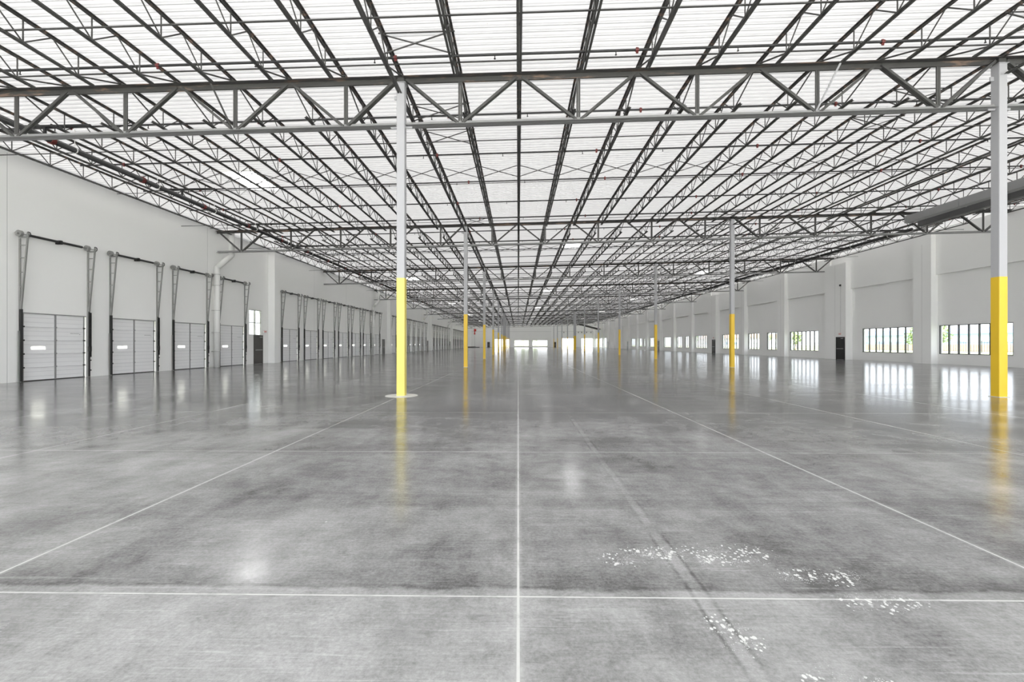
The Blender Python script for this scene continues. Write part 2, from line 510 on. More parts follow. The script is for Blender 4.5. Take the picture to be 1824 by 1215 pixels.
wl_ = wall_mesh('y', YF, YB, 0, 9.6, XL - 0.28, XL, left_holes)
wall_left = tag(part('wall_left', wl_, M['wall']), 'white concrete wall lined with dock doors', 'wall', kind='structure')
wr_ = wall_mesh('y', YF, YB, 0, 10.7, XR, XR + 0.28, right_holes)
wall_right = tag(part('wall_right', wr_, M['wall_grey']), 'pale grey concrete wall with low strip windows', 'wall', kind='structure')
wb_ = wall_mesh('x', XL - 0.28, XR + 0.28, 0, 10.7, YB, YB + 0.28, [(a, b, c, d) for a, b, c, d in back_win + back_big])
wall_back = tag(part('wall_back', wb_, M['wall']), 'white end wall at the far end of the hall', 'wall', kind='structure')
wf_ = wall_mesh('x', XL - 0.28, XR + 0.28, 0, 10.7, YF - 0.28, YF, front_win)
wall_front = tag(part('wall_front', wf_, M['wall']), 'white end wall behind the viewpoint with large windows', 'wall', kind='structure')

# left wall: panel joints
sm = MB()
for y in [16.0, 26.5, 33.0]+[33.0 + 7.525 * i for i in range(1, 20)]:
    sm.box(XL, XL + 0.003, y - 0.009, y + 0.009, 0, zdeck(XL) - 0.05)
part('panel_joint', sm, M['seam'], wall_left)
# pilasters of the left wall
n_trim = 0
def trim(mb, mat, label):
    global n_trim
    n_trim += 1
    return tag(part('trim_%d' % n_trim, mb, mat), label, 'pilaster', kind='structure')
for i, y in enumerate((33.0, 63.1, 93.2, 123.3, 151.0)):
    trim(MB().box(XL - 0.02, XL + 0.52, y, y + 0.7, 0, 8.6), M['wall'], '%s square white pilaster along the dock door wall, counted from the near end' % nth(i + 1))

# right wall: upper panels stand proud of the lower ones, pilasters between
pil = []
for i in range(-6, 17):
    yc = 32.9 + 8.745 * i
    if yc < YF + 1 or yc > YB - 2: continue
    bump = (i - 1) % 3 == 0
    pil.append((yc - (1.35 if bump else 0.72), yc + (1.35 if bump else 0.72), bump, i))
up = MB()
edges = [YF] + [e for p in pil for e in (p[0], p[1])] + [YB]
for i in range(0, len(edges), 2):
    up.box(XR - 0.15, XR + 0.01, edges[i], edges[i + 1], 6.62, zdeck(XR) - 0.02)
part('upper_panel', up, M['wall_grey'], wall_right)
nb_ = npl = 0
for (a, b, bump, i) in pil:
    if b < 20: continue
    depth = 0.62 if bump else 0.5
    mb = MB().box(XR - depth, XR + 0.02, a, b, 0, zdeck(XR) - 0.9 if bump else zdeck(XR) - 0.05)
    npl += 1
    o = trim(mb, M['wall_grey'], '%s pale grey %s along the window wall, counted from the near end' % (nth(npl), 'wide bump-out pier' if bump else 'thickened panel edge'))
    ym = (a + b) / 2
    part('panel_joint', MB().box(XR - depth - 0.003, XR - depth, ym - 0.009, ym + 0.009, 0, zdeck(XR) - 1), M['seam'], o)
# back wall reveal and pilasters
rv = MB().box(XL, XR, YB - 0.06, YB + 0.01, 6.55, 6.62)
part('reveal_strip', rv, M['seam'], wall_back)
trim(MB().box(13.7, 16.5, YB - 0.6, YB + 0.02, 0, 9.0), M['wall_grey'], 'grey pilaster on the far end wall right of the small windows')
trim(MB().box(-13.2, -10.8, YB - 0.6, YB + 0.02, 0, 8.6), M['wall_grey'], 'grey pilaster on the far end wall left of the small windows')

# ------------------------------------------------------------------ roof deck with rooflight openings
PER = 0.2032
SKY = []
for j, yy in ((5, (19.65, 49.5, 79.6, 109.8, 140.0, 170.0)),):
    for y in yy: SKY.append((XC1 - SP[0] * 5.5, y, 'l'))
for y in (34.1, 64.0, 93.8, 124.0, 154.2): SKY.append((XC1 + SP[1] * 4.5, y, 'm'))
for y in (50.0, 80.0, 110.0, 140.0): SKY.append((XC2 + SP[2] * 4.5, y, 'r'))
SKW, SKL = 1.36, 2.3
nper = int(math.ceil((YB - YF) / PER))
dm = MB()
prof = ((0.0, 0.0), (0.120, 0.0), (0.135, 0.072), (0.188, 0.072), (PER, 0.0))
sk_fixed = []
for (x, y, s_) in SKY:
    k0 = round((y - SKL / 2 - YF) / PER); k1 = k0 + round(SKL / PER)
    sk_fixed.append((x, k0, k1, s_))
for k in range(nper):
    y = YF + k * PER
    cuts = [(x - SKW / 2, x + SKW / 2) for (x, k0, k1, _) in sk_fixed if k0 <= k < k1]
    cuts.sort()
    segs, a = [], XL - 0.02
    for (c0, c1) in cuts:
        segs.append((a, c0)); a = c1
    segs.append((a, XR + 0.02))
    for (xa, xb) in segs:
        b = len(dm.v)
        for (dy, dz) in prof:
            dm.v.append((xa, y + dy, zdeck(xa) + dz)); dm.v.append((xb, y + dy, zdeck(xb) + dz))
        for i in range(4):
            dm.f.append((b + 2 * i, b + 2 * i + 1, b + 2 * i + 3, b + 2 * i + 2))
tag(part('ceiling', dm, M['deck']), 'white corrugated roof deck over the steel joists', 'ceiling', kind='structure')

SKN = {'l': 'left', 'm': 'middle', 'r': 'right'}
cnt = {'l': 0, 'm': 0, 'r': 0}
for (x, k0, k1, s_) in sk_fixed:
    y0, y1 = YF + k0 * PER, YF + k1 * PER
    yc, ln = (y0 + y1) / 2, y1 - y0
    cnt[s_] += 1
    o = empty('skylight', (x, yc, zdeck(x)))
    tag(o, 'bright white rectangular skylight, %s from the near end in the %s roof bay' % (nth(cnt[s_]), SKN[s_]), 'skylight', 'skylights in the roof deck')
    cb = MB(); w, l = SKW / 2, ln / 2
    t_ = 0.03
    for (a0, a1, b0, b1) in ((-w - t_, -w, -l, l), (w, w + t_, -l, l), (-w - t_, w + t_, -l - t_, -l), (-w - t_, w + t_, l, l + t_)):
        cb.box(a0, a1, b0, b1, -0.03, 0.28)
    part('curb', cb, M['white_pipe'], o)
    dmx = MB(); n = 8
    for i in range(n + 1):
        u = -1 + 2 * i / n
        for j in range(n + 1):
            v_ = -1 + 2 * j / n
            dmx.v.append((u * (w + t_), v_ * (l + t_), 0.28 + 0.22 * (1 - u * u) * (1 - v_ * v_)))
    for i in range(n):
        for j in range(n):
            a = i * (n + 1) + j
            dmx.f.append((a, a + 1, a + n + 2, a + n + 1))
    part('dome', dmx, M['skylight'], o, True)

# ------------------------------------------------------------------ bar joists
JD = 0.61
BN = [1.325 + 1.24 * i for i in range(11)]
TN = [b + 0.62 for b in BN[:-1]]
def joist_bits(ext=False):
    tc, bc = MB(), MB()
    for s_ in (-1, 1):
        tc.angle((0, 0.03, -0.004), (0, BAY - 0.03, -0.004), 0.058, 0.008, s_, 1)
        bc.angle((0, 0.18 if ext else 0.92, -JD), (0, BAY - (0.18 if ext else 0.92), -JD), 0.052, 0.008, s_, -1)
    seat = MB().box(-0.06, 0.06, -0.10, 0.10, -0.09, -0.055)
    webs = [((0, 0.10, -0.05), (0, BN[0], -JD + 0.03), 0.022), ((0, BAY - 0.10, -0.05), (0, BN[-1], -JD + 0.03), 0.022)]
    for i, b in enumerate(BN):
        webs.append(((0, b, -0.03), (0, b, -JD + 0.02), 0.016))
        if i < len(TN):
            webs.append(((0, TN[i], -0.03), (0, b, -JD + 0.03), 0.017))
            webs.append(((0, TN[i], -0.03), (0, BN[i + 1], -JD + 0.03), 0.017))
    return tc, bc, seat, webs
tc, bc, seat, webs = joist_bits()
_, bcx, _, _ = joist_bits(True)
me_tc = tc.mesh('top_chord', M['rusty']); me_bc = bc.mesh('bottom_chord', M['steel']); me_bcx = bcx.mesh('bottom_chord', M['steel'])
me_seat = seat.mesh('seat', M['steel'])
me_seat2 = MB().add(seat, (0, 0, 0)).mesh('seat', M['steel'])
me_web = [MB().tube(p, q, r, 6).mesh('web_member', M['steel']) for p, q, r in webs]
allweb = MB()
for p, q, r in webs: allweb.tube(p, q, r, 5)
me_lat = allweb.mesh('web', M['steel'])
whole = MB().add(tc).add(bc).add(allweb)
me_whole = whole.mesh('roof_joist', M['steel'])

def jlabel(i, k):
    if JX[i] == XC1: w = 'on the left column row'
    elif JX[i] == XC2: w = 'on the right column row'
    elif JX[i] < XC1: w = '%s left of the left column row' % nth(9 - i)
    elif JX[i] < XC2: w = '%s right of the left column row' % nth(i - 9)
    else: w = '%s right of the right column row' % nth(i - 19)
    return 'grey open-web joist %s, %s roof bay from viewpoint' % (w, nth(k + 2))
def JGROUP(k): return 'roof joists of the %s bay' % nth(k + 2)

protos = {}
def joist_full(ext):
    o = empty('roof_joist')
    part('top_chord', me_tc, None, o); part('bottom_chord', me_bcx if ext else me_bc, None, o)
    for me in me_web: part('web_member', me, None, o)
    for y in (0.1, BAY - 0.1): part('seat', me_seat, None, o, loc=(0, y, 0))
    return o
def joist_mid(ext):
    o = empty('roof_joist')
    part('top_chord', me_tc, None, o); part('bottom_chord', me_bcx if ext else me_bc, None, o)
    part('web', me_lat, None, o)
    return o
spots = []
for k in range(-1, 11):
    for i, x in enumerate(JX):
        if k == -1 and not (-16.0 < x < 16.4): continue
        spots.append((k, i, x))
spots.sort(key=lambda s_: (s_[0], abs(s_[2])))
stuff_j = MB()
for n, (k, i, x) in enumerate(spots):
    y = gy(k)
    if n >= 300:
        stuff_j.add(whole, (x, y, zdeck(x))); continue
    ext = x in (XC1, XC2)
    if k <= 4:
        key = (k <= 0, ext)
        if key not in protos:
            protos[key] = o = (joist_full if k <= 0 else joist_mid)(ext)
        else:
            o = dup(protos[key])
        o.location = (x, y, zdeck(x))
    else:
        o = part('roof_joist', me_whole, None, loc=(x, y, zdeck(x)))
    tag(o, jlabel(i, k), 'roof joist', JGROUP(k))
if stuff_j.v:
    tag(part('far_roof_joists', stuff_j, M['steel']), 'dark mass of roof joists over the farthest end of the hall', 'roof joists', kind='stuff')

# ------------------------------------------------------------------ joist girders
GD = 1.365
def girder(xa, xb, kind):
    L = xb - xa; n = 10; st = L / n
    o = empty('joist_girder')
    P = lambda x, d: (x, 0, SL * x - d)
    t1, b1 = MB(), MB()
    for s_ in (-1, 1):
        t1.angle(P(0.02, 0), P(L - 0.02, 0), 0.15, 0.014, s_, 1)
        x0 = 0.06 if kind == 'l' else 0.14
        x1 = L - 0.14 if kind != 'r' else L - 0.95
        b1.angle(P(x0, GD + 0.02), P(x1, GD + 0.02), 0.115, 0.013, s_, -1)
    part('top_chord', t1, M['rusty'], o); part('bottom_chord', b1, M['steel_floor_lit'], o)
    for i in range(1, n, 2):
        xm = i * st
        v = MB()
        for s_ in (-1, 1): v.bar(P(xm + s_ * 0.03, 0.03), P(xm + s_ * 0.03, GD - 0.01), 0.05, 0.035, (0, 1, 0))
        part('vertical', v, M['steel'], o)
        for s_ in (-1, 1):
            e = (i == 1 and s_ < 0) or (i == n - 1 and s_ > 0)
            inner = abs(i - n / 2 + 0.0) <= 2
            w = 0.13 if e else (0.075 if inner else 0.11)
            xt = xm + s_ * (st - (0.16 if e else 0.07))
            d = MB()
            for q in (-1, 1):
                d.bar((xm + s_ * 0.06, q * (w / 4 + 0.012), P(xm, GD - 0.03)[2]), (xt, q * (w / 4 + 0.012), P(xt, 0.06)[2]), w / 2, 0.07, (0, 0, 1))
            part('diagonal', d, M['steel'], o)
    for x in (0.20, L - 0.20):
        if (kind == 'l' and x < 1) or (kind == 'r' and x > 1): continue
        part('stabiliser_plate', MB().box(x - 0.11, x + 0.11, -0.012, 0.012, SL * x - GD - 0.07, SL * x - GD + 0.03), M['column'], o)
    return o
gp = {'l': girder(XL + 0.02, XC1, 'l'), 'm': girder(XC1, XC2, 'm'), 'r': girder(XC2, XR - 0.17, 'r')}
gx = {'l': XL + 0.02, 'm': XC1, 'r': XC2}
gw = {'l': 'from left wall to left column row', 'm': 'between the two column rows', 'r': 'from right column row to window wall'}
for k in range(0, 11):
    for s_ in 'lmr':
        o = gp[s_] if k == 0 else dup(gp[s_])
        o.location = (gx[s_], gy(k), ztop(gx[s_]))
        tag(o, '%s deep grey steel truss girder, %s' % (nth(k + 1), gw[s_]), 'girder', 'joist girders across the hall')

# kicker braces at the first girder
for x, mt, lb in ((XC1 - SP[0] * 3, 'steel', 'thin dark diagonal strap brace left of the first left column'), (XC1 + SP[1] * 7, 'column', 'thin pale diagonal strap brace in the first middle girder')):
    mb = MB().bar((x - 0.04, gy(0) - 0.93, zdeck(x) - JD - 0.02), (x - 0.06, gy(0) - 0.05, ztop(x) - GD + 0.05), 0.05, 0.012)
    tag(part('strap_brace', mb, M[mt]), lb, 'brace')

# ------------------------------------------------------------------ columns
def column(x, k, side, big=False):
    y = gy(k); w = 0.23 if not big else 0.62
    d = 0.23
    h = ztop(x) - 0.17
    o = empty('support_column', (x, y, 0))
    low = 3.38
    first = (side == 'left' and k == 0)
    part('base_plate', MB().box(-w / 2 - 0.03, w / 2 + 0.03, -d / 2 - 0.03, d / 2 + 0.03, 0, 0.012), M['pad'], o)
    if first:
        c = MB(); c.tube((0, 0, 0.0005), (0, 0, 0.006), 0.46, 40); part('infill_disc', c, M['pad'], o)
    def rr(w, d, z0, z1, r=0.02):
        pts = []
        for cx_, cy_, a0 in ((w / 2 - r, d / 2 - r, 0), (-w / 2 + r, d / 2 - r, 90), (-w / 2 + r, -d / 2 + r, 180), (w / 2 - r, -d / 2 + r, 270)):
            for j in range(4):
                a = R(a0 + j * 30); pts.append((cx_ + r * math.cos(a), cy_ + r * math.sin(a)))
        return MB().prism((0, 0, z0), (0, 0, z1), [(-p[0], p[1]) for p in pts], (0, 1, 0))
    part('shaft', rr(w, d, low, h), M['column'], o)
    part('yellow_guard', rr(w + 0.006, d + 0.006, 0.012, low), M['lemon' if first else 'yellow'], o)
    part('cap_plate', MB().box(-w / 2 - 0.03, w / 2 + 0.03, -d / 2 - 0.02, d / 2 + 0.02, h, h + 0.016), M['column'], o)
    part('bearing_block', MB().box(-0.10, 0.10, -0.09, 0.09, h + 0.016, h + 0.165), M['steel'], o)
    if k < 3:
        part('stub_plate', MB().box(-w / 2 - 0.10, -w / 2, 0.02, 0.05, h - 0.42, h - 0.30), M['column'], o)
    tag(o, '%s grey steel column%s in the %s row from the near end' % (nth(k + 1), ', overexposed yellow below,' if first else (', extra wide and yellow-based,' if big else ', yellow-based,'), side), 'column', 'support columns', 'thing')
for k in range(11):
    column(XC1, k, 'left', k == 6)
    column(XC2, k, 'right', k == 6)

# ------------------------------------------------------------------ sprinkler branch pipes
PZ = 0.36
ny = 0
y = 10.95 - 2.835
while y < YB - 2:
    ny += 1
    if min(abs(y - gy(k)) for k in range(11)) < 0.25: y += 0.35
    x0, x1 = XL + 2.2, XR - 2.2
    o = empty('sprinkler_pipe', (0, y, 0))
    det = ny <= 9
    tag(o, 'black sprinkler branch pipe running across the hall, %s from the near end' % nth(ny), 'pipe', 'sprinkler branch pipes')
    part('pipe', MB().tube((x0, 0, zdeck(x0) - PZ), (x1, 0, zdeck(x1) - PZ), 0.031, 8), M['black_pipe'], o)
    if det:
        x = x0 + 1.2 + (ny % 2) * 0.9; j = 0
        while x < x1:
            sh_ = part('sprinkler_head', MB().tube((x, 0, zdeck(x) - PZ), (x, 0, zdeck(x) - PZ - 0.10), 0.012, 6), M['black'], o)
            part('deflector', MB().tube((x, 0, zdeck(x) - PZ - 0.10), (x, 0, zdeck(x) - PZ - 0.112), 0.026, 8), M['black'], sh_)
            if j % 2 == 0:
                part('coupling', MB().tube((x + 0.5, 0, zdeck(x + 0.5) - PZ), (x + 0.58, 0, zdeck(x + 0.58) - PZ), 0.048, 8).box(x + 0.51, x + 0.57, -0.012, 0.012, zdeck(x) - PZ - 0.075, zdeck(x) - PZ + 0.075), M['red'], o)
            x += 3.1; j += 1
    y += 2.835

# feed mains hung under the joists beside the left wall and the right wall
def main_pipe(x, z, y0, y1, r, label, arms=True, couplings=True):
    o = empty('sprinkler_main', (x, 0, z)); tag(o, label, 'pipe')
    part('pipe', MB().tube((0, y0, 0), (0, y1, 0), r, 12), M['black_pipe'], o, True)
    y = y0 + 1.0; j = 0
    while y < min(y1, 75):
        if couplings:
            part('coupling', MB().tube((0, y, 0), (0, y + 0.13, 0), r + 0.028, 12), M['red'], o)
        hz = zdeck(x) - z
        part('hanger', MB().bar((0, y + 0.8, r), (0, y + 0.8, hz), 0.014, 0.014).tube((0, y + 0.79, 0), (0, y + 0.82, 0), r + 0.012, 12), M['white_pipe'], o)
        y += 3.4
    if arms:
        yy = 10.95 + 2.835
        while yy < min(y1, 75):
            part('branch_arm', MB().tube((0, yy - 0.12, 0), (0, yy - 0.12, zdeck(x) - PZ - z), 0.045, 8).tube((-0.7, yy - 0.12, zdeck(x) - PZ - z - 0.02), (1.5, yy - 0.12, zdeck(x) - PZ - z + 0.0), 0.055, 8), M['black_pipe'], o)
            yy += 2.835 * 2
main_pipe(-15.4, zdeck(-15.4) - JD - 0.12, 6.0, 165.0, 0.10, 'thick black sprinkler main with red couplings running along the dock door side')
main_pipe(26.4, zdeck(26.4) - JD - 0.12, 29.0, 165.0, 0.10, 'thick black sprinkler main running along the window wall side', couplings=False)
o = empty('sheet_metal_duct', (23.6, 0, zdeck(23.6) - JD - 0.24)); tag(o, 'long pale grey square duct under the joists near the window wall', 'duct')
part('casing', MB().box(-0.2, 0.2, 8, 26.2, -0.21, 0.21), M['duct'], o)
for y in (11, 14, 17, 20, 23, 26): part('flange', MB().box(-0.225, 0.225, y, y + 0.03, -0.235, 0.235), M['duct'], o)
o = empty('sheet_metal_duct', (25.1, 0, zdeck(25.1) - JD - 0.30)); tag(o, 'long dark grey duct beside the paler duct near the window wall', 'duct')
part('casing', MB().box(-0.17, 0.17, 8, 27.0, -0.17, 0.17), M['duct_dark'], o)
for y in (10, 13, 16, 19, 22, 25): part('flange', MB().box(-0.195, 0.195, y, y + 0.03, -0.195, 0.195), M['duct_dark'], o)

# ------------------------------------------------------------------ bridging
rows = ((2.9, 'b'), (8.2, 't'), (12.15, 'b'), (14.45, 't'))
for k in range(-1, 9):
    n = 0
    for off, lv in rows:
        y = gy(k) + off
        if y < 6: continue
        n += 1
        dz = 0.065 if lv == 't' else JD - 0.062
        x0, x1 = XL + 0.02, XR - 0.08
        mb = MB()
        mb.bar((x0, y, zdeck(x0) - dz), (x1, y, zdeck(x1) - dz), 0.035, 0.022)
        tag(part('bridging_rod', mb, M['steel']), 'thin grey bridging bar across the joists, %s in the %s roof bay' % (nth(n), nth(k + 2)), 'bridging bar', 'bridging bars')
xs_all = JX
proto_x = {}
def brace(x0, x1, y, lab, strut=False):
    w = x1 - x0
    key = (round(w, 3), strut)
    if key not in proto_x:
        o = empty('cross_brace')
        zt, zb = -0.07, -JD + 0.03
        part('diagonal', MB().bar((0, 0.015, zt), (w, 0.015, zb + SL * w), 0.025, 0.025), M['steel'], o)
        part('diagonal', MB().bar((0, -0.015, zb), (w, -0.015, zt + SL * w), 0.025, 0.025), M['steel'], o)
        if strut: part('strut', MB().bar((-0.1, 0, -0.05), (w + 0.1, 0, -0.05 + SL * w), 0.025, 0.025), M['steel'], o)
        proto_x[key] = o
    else:
        o = dup(proto_x[key])
    o.location = (x0, y, zdeck(x0))
    tag(o, lab, 'brace', 'cross braces between the joists')
for k in range(0, 4):
    for i in range(len(JX) - 1):
        brace(JX[i], JX[i + 1], gy(k) + 6.2, 'thin crossed steel brace, %s joist gap from the left wall, %s roof bay' % (nth(i + 2), nth(k + 2)))
for k, off, nm in ((-1, 13.3, 'just before the first girder'), (0, 1.4, 'just beyond the first girder'), (0, 3.05, 'a step beyond the first girder'), (0, 13.6, 'just before the second girder'), (1, 1.2, 'just beyond the second girder')):
    for i, w in ((9, 'left'), (18, 'right')):
        if k == 1 and w == 'left': continue
        brace(JX[i], JX[i + 1], gy(k) + off, 'lone crossed steel brace %s beside the %s column row' % (nm, w), True)

# ------------------------------------------------------------------ dock doors (master in local frame: +Y along the wall, +X into the hall)
def dock_door():
    o = empty('door_1')
    sh = DH / 5
    for i in range(5):
        z0, z1 = i * sh + 0.004, (i + 1) * sh - 0.004
        holes = [(0.36, 0.88, z0 + 0.17, z0 + 0.30)] if i == 2 else []
        s_ = part('section', wall_mesh('y', 0.02, DW - 0.02, z0, z1, -0.07, -0.022, holes), M['door_white'], o)
        rb = MB()
        for zz in (0.17, 0.36):
            if i == 2 and zz < 0.3:
                rb.box(-0.024, -0.016, 0.9, DW - 0.1, z0 + zz, z0 + zz + 0.018)
            else:
                rb.box(-0.024, -0.016, 0.1, DW - 0.1, z0 + zz, z0 + zz + 0.018)
        part('rib', rb, M['door_rib'], s_)
        if i:
            part('strut', MB().box(-0.024, 0.0, 0.06, DW - 0.06, z0 - 0.018, z0 + 0.010), M['door_rib'], s_)
            for yy in (0.07, DW / 2, DW - 0.07):
                part('hinge', MB().box(-0.02, 0.012, yy - 0.045, yy + 0.045, z0 - 0.03, z0 + 0.03), M['black'] if yy != DW / 2 else M['stile'], s_)
    part('vision_pane', MB().box(-0.066, -0.030, 0.36, 0.88, 2 * sh + 0.174, 2 * sh + 0.304), M['lite'], o)
    for yy, w in ((0.07, 0.05), (DW / 2, 0.07), (DW - 0.07, 0.05)):
        part('stile', MB().box(-0.022, -0.006, yy - w / 2, yy + w / 2, 0.02, DH - 0.01), M['stile'], o)
    lt = MB(); yy = 1.86
    for w in (0.05, 0.06, 0.05, 0.02, 0.06, 0.05, 0.06, 0.04):
        lt.box(-0.0225, -0.019, yy, yy + w * 0.6, 3 * sh + 0.30, 3 * sh + 0.325); yy += w * 0.8 + 0.008
    lt.box(-0.0225, -0.019, yy + 0.01, yy + 0.035, 3 * sh + 0.26, 3 * sh + 0.30)
    part('lettering', lt, M['stile'], o)
    part('top_seal', MB().box(-0.03, 0.012, 0.0, DW, DH - 0.02, DH + 0.02), M['stile'], o)
    part('bottom_seal', MB().box(-0.07, -0.012, 0.02, DW - 0.02, 0.0, 0.035), M['black'], o)
    return o

def lift_track():
    o = empty('lift_track')
    H = 5.72
    ts = part('torsion_shaft', MB().tube((0.16, -0.30, H + 0.06), (0.16, DW + 0.25, H + 0.06), 0.018, 8), M['rail'], o)
    part('torsion_spring', MB().tube((0.16, 0.12, H + 0.06), (0.16, 1.22, H + 0.06), 0.05, 10).tube((0.16, 1.32, H + 0.06), (0.16, DW - 0.32, H + 0.06), 0.05, 10), M['black'], ts)
    for s_, y in ((0, -0.07), (1, DW + 0.07)):
        t = part('wall_rail', MB().bar((0.03, y, 0), (0.03, y, H - 0.1), 0.07, 0.035, (0, 1, 0)).bar((0.05, y + (0.04 if s_ else -0.04), 0), (0.05, y + (0.04 if s_ else -0.04), 2.0), 0.03, 0.07, (0, 1, 0)), M['rail'], o)
        part('sloping_rail', MB().bar((0.05, y, 2.55), (0.36, y, H + 0.12), 0.05, 0.05, (0, 1, 0)).bar((0.055, y, 0.0), (0.055, y, 2.6), 0.05, 0.04, (0, 1, 0)), M['rail'], o)
        for z in (3.15, 3.72, 4.29, 4.86, 5.35):
            xx = 0.05 + 0.31 * (z - 2.55) / (H + 0.12 - 2.55)
            part('rung', MB().bar((0.03, y, z), (xx, y, z), 0.035, 0.03), M['rail'], o)
        part('guard', MB().box(0.03, 0.125, y - 0.028, y + 0.028, 0.02, 2.85) if s_ == 0 else MB().box(0.075, 0.11, y - 0.03, y + 0.03, 0.02, 2.95), M['black'], o)
        part('bracket_arm', MB().bar((0.0, y, H - 0.06), (0.38, y, H - 0.06), 0.05, 0.05), M['rail'], o)
        dy = y - 0.12 if s_ == 0 else y - 0.16
        part('cable_drum', MB().tube((0.16, dy - 0.05, H + 0.06), (0.16, dy + 0.05, H + 0.06), 0.125, 16).tube((0.16, dy - 0.12, H + 0.06), (0.16, dy + 0.12, H + 0.06), 0.05, 10), M['rail'], ts)
        rp = [(0.30 + 0.09 * math.cos(a), y + 0.06, H + 0.06 + 0.10 * math.sin(a)) for a in [R(110 - 22 * i) for i in range(10)]]
        part('cable_loop', MB().path(rp, 0.016, 6), M['black'], o)
    part('centre_bracket', MB().box(0.0, 0.24, 1.23, 1.31, H - 0.03, H + 0.13), M['black'], o)
    for z in (0.3, 0.75, 1.2, 1.33, 1.7, 2.2, 2.6):
        part('roller', MB().tube((0.10, DW + 0.05, z), (0.10, DW + 0.14, z), 0.03, 8), M['black'], o)
    part('chain_hoist', MB().bar((0.12, DW + 0.12, 0.9), (0.12, DW + 0.12, 2.9), 0.03, 0.03).box(0.08, 0.16, DW + 0.02, DW + 0.12, 1.15, 1.38), M['black'], o)
    return o

dd, lt = dock_door(), lift_track()
n = 0; side_names = ['nearest', 'second', 'third', 'fourth', 'fifth']
for g, ys in enumerate(dock_groups):
    for i, y in enumerate(ys):
        n += 1
        a = dd if n == 1 else dup(dd)
        a.name = 'door_%d' % n
        a.location = (XL, y, 0)
        lab = '%s in the %s group along the left wall' % (nth(i + 1), nth(g + 1))
        tag(a, 'white sectional dock door with bright slot window, ' + lab, 'dock door', 'dock doors', 'structure')
        b = lt if n == 1 else dup(lt)
        b.location = (XL + 0.002, y, 0)
        tag(b, 'ladder-like tracks over the dock door, ' + lab, 'door track', 'dock door lift tracks')

# ------------------------------------------------------------------ personnel doors, exit signs
def text_mesh(txt, size, ext=0.004):
    c = bpy.data.curves.new('lettering', 'FONT'); c.body = txt; c.size = size; c.extrude = ext
    c.align_x = 'CENTER'; c.align_y = 'CENTER'
    o = bpy.data.objects.new('tmp', c); COL.objects.link(o)
    dg = bpy.context.evaluated_depsgraph_get(); dg.update()
    me = bpy.data.meshes.new_from_object(o.evaluated_get(dg))
    bpy.data.objects.remove(o); bpy.data.curves.remove(c)
    return me
exit_me = text_mesh('EXIT', 0.17)
exit_me.materials.clear(); exit_me.materials.append(M['red_bright'])
def exit_sign(loc, rz, label):
    o = empty('exit_sign', loc, rz); tag(o, label, 'exit sign')
    hs = part('housing', MB().box(-0.17, 0.17, -0.03, 0.03, -0.10, 0.10), M['sign_white'], o)
    t = part('lettering', exit_me, None, hs); t.location = (0, -0.033, 0); t.rotation_euler = (R(90), 0, 0)
nd = n
def man_door(loc, rz, mat, label, w=0.95, h=2.08):
    """faces local -Y"""
    global nd
    nd += 1
    o = empty('door_%d' % nd, loc, rz); tag(o, label, 'door', None, 'structure')
    f = MB().box(-w / 2 - 0.06, -w / 2, -0.06, 0.0, 0, h + 0.06).box(w / 2, w / 2 + 0.06, -0.06, 0.0, 0, h + 0.06).box(-w / 2, w / 2, -0.06, 0.0, h, h + 0.06)
    part('door_frame', f, mat, o)
    part('leaf', MB().box(-w / 2, w / 2, -0.045, -0.002, 0.012, h), mat, o)
    part('push_bar', MB().box(-w / 2 + 0.08, w / 2 - 0.08, -0.10, -0.045, 1.0, 1.06), M['galv'], o)
    part('closer', MB().box(w / 2 - 0.35, w / 2 - 0.08, -0.10, -0.045, h - 0.12, h - 0.06), M['galv'], o)
    return o
L_RZ, R_RZ = R(90), R(-90)
for i, y in enumerate(man_left):
    man_door((XL + 0.001, y + 0.45, 0), L_RZ, M['dark_door'], '%s dark brown personnel door in the dock door wall' % nth(i + 1))
    if i == 0:
        exit_sign((XL + 0.04, y + 1.28, 2.42), L_RZ, 'small red EXIT sign beside the window over the brown personnel door')
nr = 0
for (a, b, bump, i) in pil:
    if bump and b > 30 and i < 14:
        nr += 1
        man_door((XR - 0.622, a + 0.62, 0), R_RZ, M['black_door'], '%s black personnel door on a bump-out pier of the window wall' % nth(nr))
        exit_sign((XR - 0.66, a + 0.62, 2.42), R_RZ, 'small red EXIT sign above the %s black personnel door' % nth(nr))
        if nr == 1:
            c = empty('wall_conduit', (XR - 0.62, a + 0.62, 0)); tag(c, 'thin grey conduit rising from the nearest black door to a small box', 'conduit')
            part('conduit', MB().tube((-0.012, 0, 2.52), (-0.012, 0, 7.0), 0.012, 6), M['seam'], c)
            part('alarm_box', MB().box(-0.09, 0, -0.07, 0.07, 6.95, 7.12), M['black'], c)
man_door((15.2, YB - 0.602, 0), 0, M['dark_door'], 'dark door on the grey pilaster right of the far small windows', h=2.15)
man_door((-12.3, YB - 0.602, 0), 0, M['dark_door'], 'dark door on the grey pilaster left of the far small windows', h=2.15)

